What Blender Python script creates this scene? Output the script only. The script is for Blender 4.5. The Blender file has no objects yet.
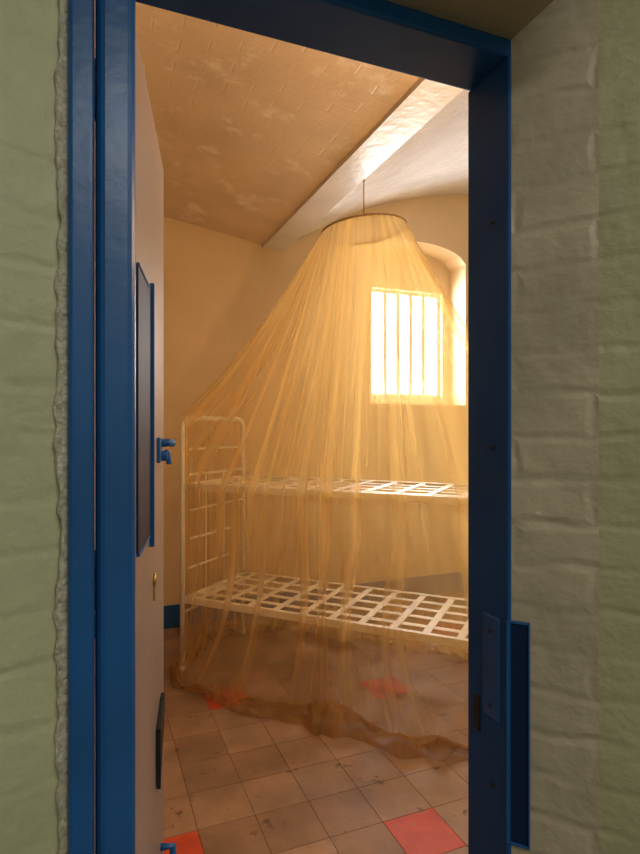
import bpy, bmesh, math, random
from mathutils import Vector, noise
random.seed(4)
sc=bpy.context.scene
try: sc.view_settings.view_transform='Standard'
except Exception: pass
H=1.5; YAW=math.radians(22); F=569.0
cs,sn=math.cos(YAW),math.sin(YAW)
def C(r,w,z=0): return Vector((cs*r+sn*w,-sn*r+cs*w,z))

# ---------- materials ----------
def newmat(name):
    m=bpy.data.materials.new(name); m.use_nodes=True
    nt=m.node_tree; b=nt.nodes['Principled BSDF']; return m,nt,b
def N(nt,t,**k):
    n=nt.nodes.new(t)
    for a,v in k.items():
        if hasattr(n,a): setattr(n,a,v)
    return n
def paint(name,col,rough=0.5,var=0.12,nscale=6,bump=0.15,bscale=40,col2=None,brick=None,bstr=0.6,bdist=0.01,chips=None,chipth=0.68,chipscale=5,spec=.5,warp=.03,chipsoft=.03):
    m,nt,b=newmat(name); L=nt.links.new
    b.inputs['Specular IOR Level'].default_value=spec
    uv=N(nt,'ShaderNodeUVMap'); 
    ns=N(nt,'ShaderNodeTexNoise'); ns.inputs['Scale'].default_value=nscale; ns.inputs['Detail'].default_value=6
    L(uv.outputs[0],ns.inputs['Vector'])
    cr=N(nt,'ShaderNodeValToRGB')
    c2=col2 or tuple(c*(1-var*2) for c in col)
    cr.color_ramp.elements[0].position=.3; cr.color_ramp.elements[1].position=.7
    cr.color_ramp.elements[0].color=(*c2,1); cr.color_ramp.elements[1].color=(*col,1)
    L(ns.outputs[0],cr.inputs[0]); out=cr.outputs[0]
    if chips:
        n3=N(nt,'ShaderNodeTexNoise'); n3.inputs['Scale'].default_value=chipscale; n3.inputs['Detail'].default_value=9; n3.inputs['Roughness'].default_value=.65
        L(uv.outputs[0],n3.inputs['Vector'])
        r3=N(nt,'ShaderNodeValToRGB'); r3.color_ramp.elements[0].position=chipth; r3.color_ramp.elements[1].position=chipth+chipsoft
        L(n3.outputs[0],r3.inputs[0])
        mx=N(nt,'ShaderNodeMixRGB'); L(r3.outputs[0],mx.inputs[0]); L(out,mx.inputs[1]); mx.inputs[2].default_value=(*chips,1); out=mx.outputs[0]
    L(out,b.inputs['Base Color'])
    b.inputs['Roughness'].default_value=rough
    n2=N(nt,'ShaderNodeTexNoise'); n2.inputs['Scale'].default_value=bscale; n2.inputs['Detail'].default_value=5
    L(uv.outputs[0],n2.inputs['Vector'])
    bp=N(nt,'ShaderNodeBump'); bp.inputs['Strength'].default_value=bump; bp.inputs['Distance'].default_value=.01
    L(n2.outputs[0],bp.inputs['Height'])
    if brick:
        nw=N(nt,'ShaderNodeTexNoise'); nw.inputs['Scale'].default_value=9; nw.inputs['Detail'].default_value=4; L(uv.outputs[0],nw.inputs['Vector'])
        sub=N(nt,'ShaderNodeVectorMath',operation='SUBTRACT'); L(nw.outputs['Color'],sub.inputs[0]); sub.inputs[1].default_value=(.5,.5,.5)
        scl=N(nt,'ShaderNodeVectorMath',operation='SCALE'); L(sub.outputs[0],scl.inputs[0]); scl.inputs['Scale'].default_value=warp
        add=N(nt,'ShaderNodeVectorMath',operation='ADD'); L(uv.outputs[0],add.inputs[0]); L(scl.outputs[0],add.inputs[1])
        bt=N(nt,'ShaderNodeTexBrick'); bt.inputs['Scale'].default_value=1
        bt.inputs['Brick Width'].default_value=brick[0]; bt.inputs['Row Height'].default_value=brick[1]
        bt.inputs['Mortar Size'].default_value=brick[2]; bt.inputs['Mortar Smooth'].default_value=1
        bt.inputs['Color1'].default_value=(1,1,1,1); bt.inputs['Color2'].default_value=(.75,.75,.75,1); bt.inputs['Mortar'].default_value=(0,0,0,1)
        L(add.outputs[0],bt.inputs['Vector'])
        nf=N(nt,'ShaderNodeTexNoise'); nf.inputs['Scale'].default_value=5; nf.inputs['Detail'].default_value=3; L(uv.outputs[0],nf.inputs['Vector'])
        rf=N(nt,'ShaderNodeValToRGB'); rf.color_ramp.elements[0].position=.36; rf.color_ramp.elements[1].position=.66
        rf.color_ramp.elements[0].color=(.2,.2,.2,1)
        L(nf.outputs[0],rf.inputs[0])
        mul=N(nt,'ShaderNodeMath',operation='MULTIPLY'); mul.inputs[1].default_value=bstr; L(rf.outputs[0],mul.inputs[0])
        b2=N(nt,'ShaderNodeBump'); L(mul.outputs[0],b2.inputs['Strength']); b2.inputs['Distance'].default_value=bdist
        L(bt.outputs['Color'],b2.inputs['Height']); L(bp.outputs[0],b2.inputs['Normal']); L(b2.outputs[0],b.inputs['Normal'])
    else: L(bp.outputs[0],b.inputs['Normal'])
    return m
def simple(name,col,rough=.5,metal=0):
    m,nt,b=newmat(name); b.inputs['Base Color'].default_value=(*col,1); b.inputs['Roughness'].default_value=rough; b.inputs['Metallic'].default_value=metal
    L=nt.links.new; ns=N(nt,'ShaderNodeTexNoise'); ns.inputs['Scale'].default_value=30
    bp=N(nt,'ShaderNodeBump'); bp.inputs['Strength'].default_value=.08; bp.inputs['Distance'].default_value=.005
    L(ns.outputs[0],bp.inputs['Height']); L(bp.outputs[0],b.inputs['Normal']); return m

M_cell=paint('cell_plaster',(.83,.64,.40),.6,.07,1.5,.3,12,brick=(.24,.083,.008),bstr=.12,bdist=.004)
M_ceilb=paint('vault_painted_brick',(.88,.71,.53),.42,.10,2.5,.22,35,brick=(.23,.075,.007),bstr=.42,bdist=.006,chips=(.97,.88,.76),chipth=.55,chipscale=3.5,warp=.015,chipsoft=.10)
M_ceilr=paint('vault_gloss_paint',(.84,.82,.82),.20,.08,3,.6,14,brick=(.23,.075,.006),bstr=.6,bdist=.006)
M_beam=paint('beam_paint',(.86,.83,.81),.3,.06,4,.3,20)
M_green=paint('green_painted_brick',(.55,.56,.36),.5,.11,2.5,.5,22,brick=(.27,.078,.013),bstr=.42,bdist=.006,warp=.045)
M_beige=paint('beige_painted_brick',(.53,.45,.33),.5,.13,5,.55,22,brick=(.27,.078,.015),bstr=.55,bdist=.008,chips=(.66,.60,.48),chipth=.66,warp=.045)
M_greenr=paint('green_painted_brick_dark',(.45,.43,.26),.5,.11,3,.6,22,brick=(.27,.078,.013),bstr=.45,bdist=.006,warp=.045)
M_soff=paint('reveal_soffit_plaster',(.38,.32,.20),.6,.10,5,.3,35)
M_blue=paint('blue_gloss_paint',(.012,.115,.38),.32,.14,4,.12,18)
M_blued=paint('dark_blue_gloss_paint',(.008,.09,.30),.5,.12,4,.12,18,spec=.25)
M_navy=paint('navy_panel_paint',(.004,.02,.07),.5,.12,8,.1,30,spec=.2)
M_chip=paint('chipped_plaster',(.70,.66,.56),.35,.2,30,.9,70,col2=(.36,.32,.22))
M_door=paint('door_paint',(.31,.27,.28),.35,.14,2,.12,40)
M_black=simple('blackened_iron_hole_dark',(.01,.01,.012),.5)
M_brass=simple('brass',(.6,.4,.12),.35,1)
M_bed=paint('cream_enamel',(.90,.82,.64),.4,.06,20,.1,80)
M_winf=paint('window_frame_paint',(.82,.76,.62),.5,.05,9,.1,40)
M_bar=simple('window_bar_paint',(.42,.44,.46),.5)
M_grout=simple('floor_grout',(.10,.055,.035),.9)
M_t=[paint('floor_tile_%d'%i,c,.5,.24,4,.2,30,chips=(.14,.07,.04),chipth=.61,chipscale=9,chipsoft=.05) for i,c in enumerate([(.44,.27,.175),(.37,.22,.14),(.48,.305,.20),(.42,.27,.19)])]
M_red=paint('floor_tile_red',(.68,.085,.035),.5,.16,9,.15,30,chips=(.35,.15,.09),chipth=.60,chipscale=9)
M_conc=paint('corridor_floor',(.25,.24,.2),.7)
M_corr=paint('corridor_paint',(.6,.62,.5),.6)

# ---------- mesh helpers ----------
def uvmap(bm):
    uvl=bm.loops.layers.uv.verify(); bm.normal_update()
    for f in bm.faces:
        n=f.normal
        if abs(n.z)>.7: 
            for l in f.loops: l[uvl].uv=(l.vert.co.x,l.vert.co.y)
        else:
            t=Vector((-n.y,n.x,0)); t.normalize() if t.length>0 else None
            for l in f.loops: l[uvl].uv=(l.vert.co.dot(t),l.vert.co.z)
def finish(bm,name,mats,bevel=0,smooth=False,parent=None,uv=True,recalc=True):
    if recalc: bmesh.ops.recalc_face_normals(bm,faces=bm.faces)
    if uv: uvmap(bm)
    me=bpy.data.meshes.new(name); bm.to_mesh(me); bm.free()
    for m in (mats if isinstance(mats,list) else [mats]): me.materials.append(m)
    if smooth:
        for p in me.polygons: p.use_smooth=True
    o=bpy.data.objects.new(name,me); sc.collection.objects.link(o)
    if bevel:
        md=o.modifiers.new('bevel','BEVEL'); md.width=bevel; md.segments=3; md.limit_method='ANGLE'
    if parent: o.parent=parent
    return o
def addprism(bm,base,off,mi=0):
    a=[bm.verts.new(p) for p in base]; b=[bm.verts.new(Vector(p)+Vector(off)) for p in base]
    fs=[bm.faces.new(a),bm.faces.new(b[::-1])]
    n=len(a)
    for i in range(n): fs.append(bm.faces.new([a[i],b[i],b[(i+1)%n],a[(i+1)%n]]))
    for f in fs: f.material_index=mi
    return fs
def addbox(bm,x0,x1,y0,y1,z0,z1,mi=0):
    return addprism(bm,[(x0,y0,z0),(x1,y0,z0),(x1,y1,z0),(x0,y1,z0)],(0,0,z1-z0),mi)
def addobox(bm,o,u,v,w,mi=0):
    o=Vector(o);u=Vector(u);v=Vector(v)
    return addprism(bm,[o,o+u,o+u+v,o+v],w,mi)
def tube(bm,pts,r,seg=8,mi=0):
    pts=[Vector(p) for p in pts]; rings=[]
    n=len(pts); up=None
    for i,p in enumerate(pts):
        t=(pts[min(i+1,n-1)]-pts[max(i-1,0)]).normalized()
        if up is None:
            up=Vector((0,0,1)) if abs(t.z)<.9 else Vector((1,0,0))
        a=(up-t*up.dot(t)).normalized(); b=t.cross(a); up=a
        rings.append([bm.verts.new(p+a*math.cos(k*2*math.pi/seg)*r+b*math.sin(k*2*math.pi/seg)*r) for k in range(seg)])
    for i in range(n-1):
        for k in range(seg):
            f=bm.faces.new([rings[i][k],rings[i][(k+1)%seg],rings[i+1][(k+1)%seg],rings[i+1][k]]); f.smooth=True; f.material_index=mi
    bm.faces.new(rings[0][::-1]).material_index=mi; bm.faces.new(rings[-1]).material_index=mi
def empty(name,loc=(0,0,0)):
    e=bpy.data.objects.new(name,None); sc.collection.objects.link(e); e.location=loc; e.empty_display_size=.1; return e

YB=4.37; YF=.987; YFr=.862; XL=-.85; XR=4.2
# ---------- floor ----------
bm=bmesh.new(); addbox(bm,XL-.2,XR+.2,YF-.13,YB+.25,-.1,-.003,5)
T=.22; X0=1.032; Y0=1.695
reds={(0,0),(-2,6),(-4,1),(2,5),(4,-2),(-3,-4+1),(6,8),(-6,9)}
for i in range(-9,15):
    for j in range(-3,13):
        x=X0+i*T; y=Y0+j*T
        x0,x1,y0,y1=max(x+.0012,XL),min(x+T-.0012,XR),max(y+.0012,YF-.1),min(y+T-.0012,YB)
        if x1-x0<.01 or y1-y0<.01: continue
        mi=4 if (i,j) in reds else random.choice([0,0,1,2,3])
        addbox(bm,x0,x1,y0,y1,-.003,0,mi)
finish(bm,'floor',M_t+[M_red,M_grout])
bm=bmesh.new(); addbox(bm,-2.2,3.2,-2.0,YF-.125,-.1,-.001); finish(bm,'floor_corridor',M_conc)

# ---------- ceiling ----------
def cat(pts,n=8):
    out=[]
    P=[pts[0]]+pts+[pts[-1]]
    for i in range(1,len(P)-2):
        for k in range(n):
            t=k/n
            out.append(tuple(.5*((2*P[i][d])+(-P[i-1][d]+P[i+1][d])*t+(2*P[i-1][d]-5*P[i][d]+4*P[i+1][d]-P[i+2][d])*t*t+(-P[i-1][d]+3*P[i][d]-3*P[i+1][d]+P[i+2][d])*t**3) for d in (0,1)))
    out.append(pts[-1]); return out
lv=cat([(-1.05,2.90),(-.6,3.04),(-.1,3.11),(.25,3.11),(.52,3.07),(.9,3.01),(1.27,2.945)])
rv=cat([(1.46,2.96),(1.8,3.16),(2.135,3.34),(2.6,3.51),(3.2,3.64),(3.8,3.60),(4.4,3.38)])
bm=bmesh.new()
def sweep(prof,mi):
    a=[bm.verts.new((x,YF-.05,z)) for x,z in prof]; b=[bm.verts.new((x,YB+.1,z)) for x,z in prof]
    for i in range(len(a)-1):
        f=bm.faces.new([a[i],b[i],b[i+1],a[i+1]]); f.material_index=mi; f.smooth=len(prof)>5
sweep(lv,0); sweep(rv,1)
sweep([(1.27,2.95),(1.27,2.922)],2); sweep([(1.27,2.922),(1.46,2.922)],2); sweep([(1.46,2.922),(1.46,2.97)],2)
addbox(bm,XL-.25,XR+.25,YF-.1,YB+.25,3.75,3.85,0)
finish(bm,'ceiling',[M_ceilb,M_ceilr,M_beam],recalc=False)

# ---------- walls ----------
bm=bmesh.new()
EL,ER,SZ,SP,AP=2.23,3.215,1.70,3.00,3.15
addbox(bm,XL-.2,EL,YB,YB+.25,0,3.8); addbox(bm,ER,XR+.2,YB,YB+.25,0,3.8); addbox(bm,EL,ER,YB,YB+.25,0,SZ)
arc=[]
for k in range(17):
    t=k/16; x=EL+(ER-EL)*t; arc.append((x,YB,SP+(AP-SP)*(1-(2*t-1)**2)**.6))
addprism(bm,[(EL,YB,3.8)]+arc+[(ER,YB,3.8)],(0,.25,0))
WL,WR,WB,WT=2.37,3.13,1.78,2.77
y0,y1=YB+.25,YB+.40
addbox(bm,EL-.2,WL,y0,y1,1.4,3.3); addbox(bm,WR,ER+.2,y0,y1,1.4,3.3); addbox(bm,WL,WR,y0,y1,1.4,WB); addbox(bm,WL,WR,y0,y1,WT,3.3)
finish(bm,'wall_back',M_cell)
bm=bmesh.new(); addbox(bm,XL-.2,XL,YF,YB,0,3.8); finish(bm,'wall_left',M_cell)
bm=bmesh.new(); addbox(bm,XR,XR+.2,YF,YB,0,3.8); finish(bm,'wall_right',M_cell)
bm=bmesh.new(); addbox(bm,XL,XR,YB-.02,YB,0,.17); finish(bm,'baseboard_back',M_blue,bevel=.004)
bm=bmesh.new(); addbox(bm,XL,XL+.02,YF+.01,YB-.02,0,.17); finish(bm,'baseboard_left',M_blue,bevel=.004)

# front wall, corridor side
LJ,RJ,LZ=.062,.731,2.20
bm=bmesh.new()
def pl(pts,z0,z1,mis=0):
    addprism(bm,[(x,y,z0) for x,y in pts],(0,0,z1-z0),mis)
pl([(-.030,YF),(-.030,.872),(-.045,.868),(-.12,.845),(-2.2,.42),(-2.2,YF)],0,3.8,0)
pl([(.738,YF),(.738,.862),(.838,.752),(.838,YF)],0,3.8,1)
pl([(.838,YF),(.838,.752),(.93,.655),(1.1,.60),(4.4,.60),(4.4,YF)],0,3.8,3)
pl([(-.030,YF),(-.030,.60),(.738,.60),(.738,YF)],LZ+.032,3.8,2)
finish(bm,'wall_front',[M_green,M_beige,M_soff,M_greenr])
bm=bmesh.new(); addbox(bm,-2.2,3.2,-2.1,-2.0,0,3.0); finish(bm,'wall_corridor',M_corr)
bm=bmesh.new(); addbox(bm,-2.3,-2.2,-2.1,.6,0,3.0); finish(bm,'wall_corridor_left',M_corr)
bm=bmesh.new(); addbox(bm,3.2,3.3,-2.1,.6,0,3.0); finish(bm,'wall_corridor_right',M_corr)
bm=bmesh.new(); addbox(bm,-2.3,3.3,-2.1,.6,3.0,3.1); finish(bm,'ceiling_corridor',M_corr)
# chipped plaster edge
bm=bmesh.new(); prev=None; n=420
for k in range(n+1):
    z=.0+3.0*k/n
    w=.013+.009*noise.noise(Vector((3,0,z*7)))+.006*noise.noise(Vector((9,0,z*35)))
    e=.002*noise.noise(Vector((5,0,z*60)))
    row=[bm.verts.new((-.028,.866,z)),bm.verts.new((-.030-w*.35,.864+e,z)),bm.verts.new((-.030-w*.75,.858+e*2,z)),bm.verts.new((-.030-w,.869-w*.30+.002,z))]
    if prev:
        for i in range(3): bm.faces.new([prev[i],prev[i+1],row[i+1],row[i]])
    prev=row
finish(bm,'trim_plaster_edge',M_chip,smooth=True)

# ---------- door frame ----------
df=empty('door_frame',(.4,.92,0))
def fr(name,fn,mat,bev=.004):
    bm=bmesh.new(); fn(bm); o=finish(bm,name,mat,bevel=bev); o.parent=df; o.location=-Vector(df.location); return o
fr('jamb_hinge_side',lambda b:addbox(b,.008,LJ,YFr,YF,0,LZ),M_blue,.012)
fr('jamb_outer_bead',lambda b:addbox(b,-.028,.006,YFr-.010,YF,0,LZ+.03),M_blue,.006)
fr('jamb_lock_side',lambda b:addbox(b,RJ,RJ+.010,YFr,YF,0,LZ),M_blued,.004)
fr('lintel',lambda b:addbox(b,-.028,RJ+.010,YFr,YF,LZ,LZ+.034),M_blued,.006)
fr('lock_face_strip',lambda b:addbox(b,RJ+.001,RJ+.008,YFr-.001,YFr+.01,0,LZ+.03),M_blued,.003)
fr('strike_plate',lambda b:addbox(b,RJ-.003,RJ+.001,.885,.935,.93,1.13),M_blue,.002)
fr('bolt_hole',lambda b:addbox(b,RJ-.003,RJ+.001,.945,.965,.885,.955),M_black,.001)  # solid block; the dark inside of the hole is put into its black colour
def screws(b):
    for z,y in ((1.46,.905),(1.10,.91),(.955,.91),(1.9,.905),(.8,.905)):
        tube(b,[(RJ-.0055,y,z),(RJ+.001,y,z)],.004,10)
fr('screws',screws,M_black,0)
def keep(b):
    o=Vector((.737,.864,.715)); u=Vector((.666,-.746,0)); nrm=Vector((-.746,-.666,0))
    W=.036; Z=.42
    addobox(b,o,u*W,nrm*.003,(0,0,Z),1)
    for a,bw in ((-.006,.005),(W-.003,.003)):
        addobox(b,o+u*a,u*bw,nrm*.007,(0,0,Z),0)
    addobox(b,o+Vector((0,0,Z-.004)),u*W,nrm*.007,(0,0,.004),0)
    addobox(b,o,u*W,nrm*.007,(0,0,.004),0)
bm=bmesh.new(); keep(bm); o=finish(bm,'lock_keep_box',[M_blue,M_navy],bevel=.001); o.parent=df; o.location=-Vector(df.location)

# ---------- door leaf ----------
dr=empty('door_1',(.1,1.2,0))
h0=Vector((.066,.992,0)); h1=Vector((.183,1.57,0)); du=(h1-h0).normalized(); dn=Vector((du.y,-du.x,0)); DL=(h1-h0).length
def D(s,z,n=0): return h0+du*s+dn*n+Vector((0,0,z))
def dpart(name,fn,mat,bev=.003):
    bm=bmesh.new(); fn(bm); o=finish(bm,name,mat,bevel=bev); o.parent=dr; o.location=-Vector(dr.location); return o
def db(b,s0,s1,z0,z1,n0,n1,mi=0): addobox(b,D(s0,z0,n0),du*(s1-s0),dn*(n1-n0),(0,0,z1-z0),mi)
dpart('leaf',lambda b:db(b,0,DL,.012,2.19,-.05,0),M_door,.004)
def tray(b):
    db(b,.04,.205,1.28,1.78,0,.004,1)
    db(b,.245,.253,1.25,1.80,0,.010,0); db(b,.205,.245,1.27,1.79,0,.003,1)
    db(b,.04,.205,1.78,1.785,0,.006,0); db(b,.04,.205,1.275,1.28,0,.006,0)
dpart('inspection_hatch',tray,[M_blued,M_navy],.001)
def latch(b):
    db(b,.40,.47,1.415,1.475,0,.008)
    tube(b,[D(.45,1.46,.0),D(.45,1.462,.022),D(.47,1.46,.032)],.010,10)
    tube(b,[D(.44,1.43,.0),D(.44,1.43,.022)],.013,10)
    tube(b,[D(.44,1.445,.020),D(.44,1.41,.026)],.007,8)
dpart('latch_handle',latch,M_blue,.002)
def keyh(b):
    tube(b,[D(.33,1.16,0),D(.33,1.16,.006)],.014,14); db(b,.322,.338,1.115,1.16,0,.004)
dpart('keyhole_escutcheon',keyh,M_brass,0)
def brk(b):
    addprism(b,[D(.38,.80,.001),D(.50,.83,.001),D(.50,.79,.001),D(.38,.66,.001)],dn*.010)
dpart('bolt_bracket',brk,M_black,.001)
def pull(b):
    tube(b,[D(.50,.36,0),D(.50,.36,.03),D(.50,.44,.03),D(.50,.44,0)],.009,8)
dpart('pull_handle',pull,M_blue,0)
def hinges(b):
    for z in (.35,1.2,2.0): tube(b,[D(-.004,z,-.052),D(-.004,z+.1,-.052)],.008,8)
dpart('hinges',hinges,M_blued,0)

# ---------- window ----------
win=empty('window_1',(2.72,YB+.32,2.28))
def wpart(name,fn,mat,bev=0):
    bm=bmesh.new(); fn(bm); o=finish(bm,name,mat,bevel=bev); o.parent=win; o.location=-Vector(win.location); return o
yb=YB+.30
def wf(b):
    t=.03
    addbox(b,WL,WL+t,yb,yb+.05,WB,WT); addbox(b,WR-t,WR,yb,yb+.05,WB,WT); addbox(b,WL+t,WR-t,yb,yb+.05,WB,WB+t); addbox(b,WL+t,WR-t,yb,yb+.05,WT-t,WT)
wpart('casing',wf,M_winf,.003)
def wb(b):
    for k in range(4):
        x=WL+.035+(WR-WL-.07)*(k+1)/5
        tube(b,[(x,yb+.025,WB+.02),(x,yb+.025,WT-.02)],.022,10)
wpart('bars',wb,M_bar)

# ---------- bunk bed ----------
bu=(C(.906,-.423)).normalized(); bv=(C(.423,.906)).normalized()
B0=C(-.845,3.50); BL,BW=1.95,.68
def Bp(s,t,z): return B0+bu*s+bv*t+Vector((0,0,z))
bm=bmesh.new()
ZL,ZU,ZT=.455,1.15,1.555
for s in (0,BL):
    R=.07; pts=[Bp(s,0,0.012),Bp(s,0,ZT-R)]
    for k in range(1,7):
        a=k*math.pi/12; pts.append(Bp(s,R-R*math.cos(a),ZT-R+R*math.sin(a)))
    pts.append(Bp(s,BW-R,ZT))
    for k in range(1,7):
        a=k*math.pi/12; pts.append(Bp(s,BW-R+R*math.sin(a),ZT-R+R*math.cos(a)))
    pts.append(Bp(s,BW,.012)); tube(bm,pts,.016,10)
    for z in (1.36,1.20,.98,.80,.62,.36): tube(bm,[Bp(s,0,z),Bp(s,BW,z)],.008,8)
    for t in (BW*.35,BW*.65): tube(bm,[Bp(s,t,.36),Bp(s,t,1.20)],.0055,8)
    for t in (0,BW): tube(bm,[Bp(s,t,0.0),Bp(s,t,.03)],.02,10)
for z in (ZL,ZU):
    for t in (0,BW):
        addobox(bm,Bp(.01,t-.003,z-.035),bu*(BL-.02),bv*.005,(0,0,.04))
        sgn=1 if t==0 else -1
        addobox(bm,Bp(.01,t if sgn>0 else t-.03,z),bu*(BL-.02),bv*.03,(0,0,.004))
    for s in (.01,BL-.03): addobox(bm,Bp(s,0,z-.03),bu*.02,bv*BW,(0,0,.034))
    for k in range(4):
        t=BW*(k+1)/5-.02
        addobox(bm,Bp(.03,t,z-.006),bu*(BL-.06),bv*.04,(0,0,.0025))
    nC=11
    for k in range(nC):
        s=.09+(BL-.2)*k/(nC-1)
        addobox(bm,Bp(s,.004,z-.002),bu*.04,bv*(BW-.008),(0,0,.0025))
finish(bm,'bunk_bed',M_bed)

# ---------- mosquito net ----------
m,nt,b=newmat('gauze_net'); L=nt.links.new
for n_ in list(nt.nodes):
    if n_.type!='OUTPUT_MATERIAL': nt.nodes.remove(n_)
out=[n_ for n_ in nt.nodes if n_.type=='OUTPUT_MATERIAL'][0]
uv=N(nt,'ShaderNodeUVMap'); sep=N(nt,'ShaderNodeSeparateXYZ'); L(uv.outputs[0],sep.inputs[0])
def stripes(su,sv,p0,p1,c0,c1,det=3):
    mp=N(nt,'ShaderNodeMapping'); mp.inputs['Scale'].default_value=(su,sv,1); L(uv.outputs[0],mp.inputs[0])
    nz=N(nt,'ShaderNodeTexNoise'); nz.inputs['Scale'].default_value=1; nz.inputs['Detail'].default_value=det; nz.inputs['Roughness'].default_value=.5; L(mp.outputs[0],nz.inputs['Vector'])
    cr=N(nt,'ShaderNodeValToRGB'); cr.color_ramp.elements[0].position=p0; cr.color_ramp.elements[0].color=(c0,c0,c0,1)
    cr.color_ramp.elements[1].position=p1; cr.color_ramp.elements[1].color=(c1,c1,c1,1); L(nz.outputs[0],cr.inputs[0]); return cr.outputs[0]
def ramp(src,pts):
    r=N(nt,'ShaderNodeValToRGB'); e=r.color_ramp.elements
    e[0].position=pts[0][0]; e[0].color=(pts[0][1],)*3+(1,); e[1].position=pts[-1][0]; e[1].color=(pts[-1][1],)*3+(1,)
    for p_,c_ in pts[1:-1]:
        x=e.new(p_); x.color=(c_,c_,c_,1)
    L(src,r.inputs[0]); return r.outputs[0]
def addn(a,b_):
    n=N(nt,'ShaderNodeMath',operation='ADD',use_clamp=True); L(a,n.inputs[0]); L(b_,n.inputs[1]); return n.outputs[0]
s1=stripes(40,1.0,.36,.68,.13,.36,2)
s2=stripes(95,1.3,.56,.74,.0,.34,1)
vr=ramp(sep.outputs['Y'],[(0,.24),(.32,0.03),(.62,.04),(.82,.24),(1.0,.40)])
ur=ramp(sep.outputs['X'],[(.71,0),(.735,.16),(.752,.16),(.78,0)])
al=addn(addn(s1,s2),addn(vr,ur))
tr=N(nt,'ShaderNodeBsdfTransparent'); 
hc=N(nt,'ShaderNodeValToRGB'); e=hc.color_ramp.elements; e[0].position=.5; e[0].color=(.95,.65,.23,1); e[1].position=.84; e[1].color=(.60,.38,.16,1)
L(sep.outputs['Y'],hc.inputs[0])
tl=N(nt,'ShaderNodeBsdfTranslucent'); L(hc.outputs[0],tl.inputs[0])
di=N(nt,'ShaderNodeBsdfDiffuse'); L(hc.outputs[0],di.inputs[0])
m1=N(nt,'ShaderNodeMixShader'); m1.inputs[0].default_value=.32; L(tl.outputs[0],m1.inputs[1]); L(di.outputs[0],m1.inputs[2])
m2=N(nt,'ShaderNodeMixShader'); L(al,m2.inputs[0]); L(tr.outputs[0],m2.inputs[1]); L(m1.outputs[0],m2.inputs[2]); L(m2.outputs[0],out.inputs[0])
M_net=m
bc=Bp(BL/2,BW/2,0)
ringc=C(.262,3.40,0); RZ=2.675; RR=.25
def superell(a,b_,th,p=3.2):
    c,s=math.cos(th),math.sin(th)
    r=(abs(c/a)**p+abs(s/b_)**p)**(-1/p); return r*c,r*s
def ringz(P): return RZ+ (P-ringc).dot(C(1,0))*.10
NU,NV=1000,100
bm=bmesh.new(); uvl=bm.loops.layers.uv.verify(); grid=[]
nz_=lambda a,b=0,c=0: noise.noise(Vector((a,b,c)))
def ridge(x): return 1-2*abs(x)
bunp=C(.09,2.86)
for iu in range(NU):
    th0=2*math.pi*iu/NU; ct,st=math.cos(th0),math.sin(th0)
    rp=ringc+(bu*ct+bv*st)*RR; rp.z=ringz(Vector((rp.x,rp.y,0)))
    th=math.atan2(st*.62,ct)
    sx,sy=superell(BL/2+.045,BW/2+.055,th,7); endf=abs(sx)/(BL/2+.045)
    ef=max(0,min(1,(endf-.72)/.26)); ef=ef*ef*(3-2*ef)
    zs=1.12+(1.590-1.12)*ef
    sp=bc+bu*sx+bv*sy; sp.z=zs
    hn=.10*nz_(ct*2.2,st*2.2,1)
    hx,hy=superell(BL/2+.07+hn*.4,BW/2+.19+hn,th,4.0)
    hp=bc+bu*hx+bv*hy; hp.z=.02
    h2=.08*nz_(ct*4,st*4,6)
    kx,ky=superell(BL/2+.09+hn*.5+h2*.5,BW/2+.30+hn*1.2+h2,th,2.9)
    kp=bc+bu*kx+bv*ky; kp.z=.010
    col=[]
    radial=(bu*sx*.5+bv*sy).normalized(); tang=Vector((-radial.y,radial.x,0))
    for iv in range(NV+1):
        v=iv/NV
        thw=th0+.06*nz_(ct*3,st*3,v*2.2)+.03*nz_(ct*7,st*7,v*3)
        cw,sw=math.cos(thw),math.sin(thw)
        f0=nz_(cw*3.2,sw*3.2,2+v*.5)
        f1=ridge(nz_(cw*6.5,sw*6.5,2+v*.5)*1.6); f2=nz_(cw*15,sw*15,5+v)*1.3
        if v<.42:
            t=v/.42; p=rp.lerp(sp,t); p.z-=.09*math.sin(math.pi*t)*(.3+.7*ef)
        elif v<.80:
            t=(v-.42)/.38; q=t*t*(.4+.6*t); p=sp.lerp(hp,t); p.x=sp.x+(hp.x-sp.x)*q; p.y=sp.y+(hp.y-sp.y)*q
        else:
            t=(v-.80)/.20; p=hp.lerp(kp,t)
        amp=.004+.036*min(1,v/.45)
        if v>.42: amp*= .7+ .7*min(1,(v-.42)/.38)
        wob=(f1-.1)*.55+f2*.45+f0*1.0*min(1,v*1.5)
        near=math.exp(-((v-.42)/.10)**2)*ef
        wob=wob*(1-near*.8)+near*.15
        if v>.5: p=p+tang*.14*nz_(ct*2,st*2,9)*math.sin(math.pi*min(1,(v-.5)/.34))
        if v<.80:
            p=p+radial*amp*wob+tang*amp*.5*f2
            if v>.74: p.z=max(p.z,.015)
        else:
            edge=math.sin(math.pi*min(1,t))**.5
            roll=abs(math.sin(t*6.5+3.5*nz_(ct*5,st*5,3)+1.2*f2))
            n2=nz_(p.x*6,p.y*6,3)
            p=p+radial*(amp*wob*(1-.3*t)+.03*nz_(ct*9,st*9,t*4))+tang*.03*nz_(ct*12,st*12,t*3)
            p.z=.006+(1-t)*.012+edge*max(0,.018+.060*roll*(.6+n2)+.014*f2+.012*f1)
            bun=math.hypot(p.x-bunp.x,p.y-bunp.y)
            p.z+=.06*math.exp(-(bun/.12)**2)*(edge*.8+.1)*(1+n2+.8*f2)
        col.append(bm.verts.new(p))
    grid.append(col)
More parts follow.
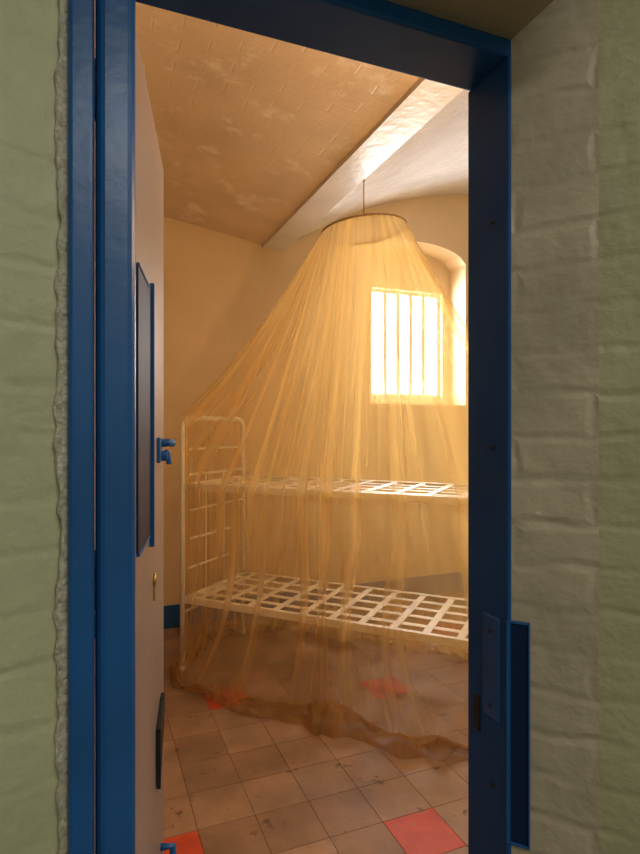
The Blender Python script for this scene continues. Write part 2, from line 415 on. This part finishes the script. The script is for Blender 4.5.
for iu in range(NU):
    A=grid[iu]; Bq=grid[(iu+1)%NU]
    for iv in range(NV):
        f=bm.faces.new([A[iv],Bq[iv],Bq[iv+1],A[iv+1]]); f.smooth=True
        us=[iu/NU,(iu+1)/NU,(iu+1)/NU,iu/NU]; vs=[iv/NV,iv/NV,(iv+1)/NV,(iv+1)/NV]
        for l,uu,vv in zip(f.loops,us,vs): l[uvl].uv=(uu,vv)
net=empty('mosquito_net',(ringc.x,ringc.y,RZ))
o=finish(bm,'gauze',M_net,uv=False,recalc=False); o.parent=net; o.location=-Vector(net.location)
M_hoop=paint('hoop_binding',(.34,.20,.08),.7)
bm=bmesh.new(); pts=[]
for k in range(49):
    a=2*math.pi*k/48; p=ringc+Vector((math.cos(a),math.sin(a),0))*RR; p.z=ringz(Vector((p.x,p.y,0))); pts.append(p)
tube(bm,pts,.007,8)
hook=ringc+Vector((0,0,2.985))
tube(bm,[hook,ringc+Vector((0,0,RZ+.10))],.004,6)
for a in (0.3,2.4,4.5):
    p=ringc+Vector((math.cos(a),math.sin(a),0))*RR; p.z=ringz(Vector((p.x,p.y,0))); tube(bm,[ringc+Vector((0,0,RZ+.10)),p],.0018,6)
tube(bm,[hook+Vector((0,0,-.02)),hook+Vector((0,0,.03))],.007,8)
o=finish(bm,'hoop_and_cord',M_hoop); o.parent=net; o.location=-Vector(net.location)

# ---------- lights ----------
def area(name,loc,rot,sx,sy,e,col):
    l=bpy.data.lights.new(name,'AREA'); l.shape='RECTANGLE'; l.size=sx; l.size_y=sy; l.energy=e; l.color=col
    o=bpy.data.objects.new(name,l); sc.collection.objects.link(o); o.location=loc; o.rotation_euler=rot; return o
area('daylight_window',(2.75,YB+.75,2.45),(math.radians(-90+12),0,0),1.3,1.5,350,(1,.99,.98))
p=bpy.data.lights.new('cell_lamp','POINT'); p.energy=38; p.color=(1,.61,.32); p.shadow_soft_size=.12
o=bpy.data.objects.new('cell_lamp',p); sc.collection.objects.link(o); o.location=(1.35,1.2,2.25)
area('corridor_fill',(.6,-1.2,2.9),(0,0,0),1.2,.5,33,(1,.96,.84))  # unseen fill light, added to brighten the corridor side of the walls
w=bpy.data.worlds.new('world'); sc.world=w; w.use_nodes=True
w.node_tree.nodes['Background'].inputs[0].default_value=(.9,.95,1,1); w.node_tree.nodes['Background'].inputs[1].default_value=3

# ---------- camera ----------
cd=bpy.data.cameras.new('camera'); cd.sensor_width=36; cd.lens=24; cd.clip_start=.02
co=bpy.data.objects.new('camera',cd); sc.collection.objects.link(co); co.location=(0,0,H); co.rotation_euler=(math.radians(90),0,-YAW); sc.camera=co
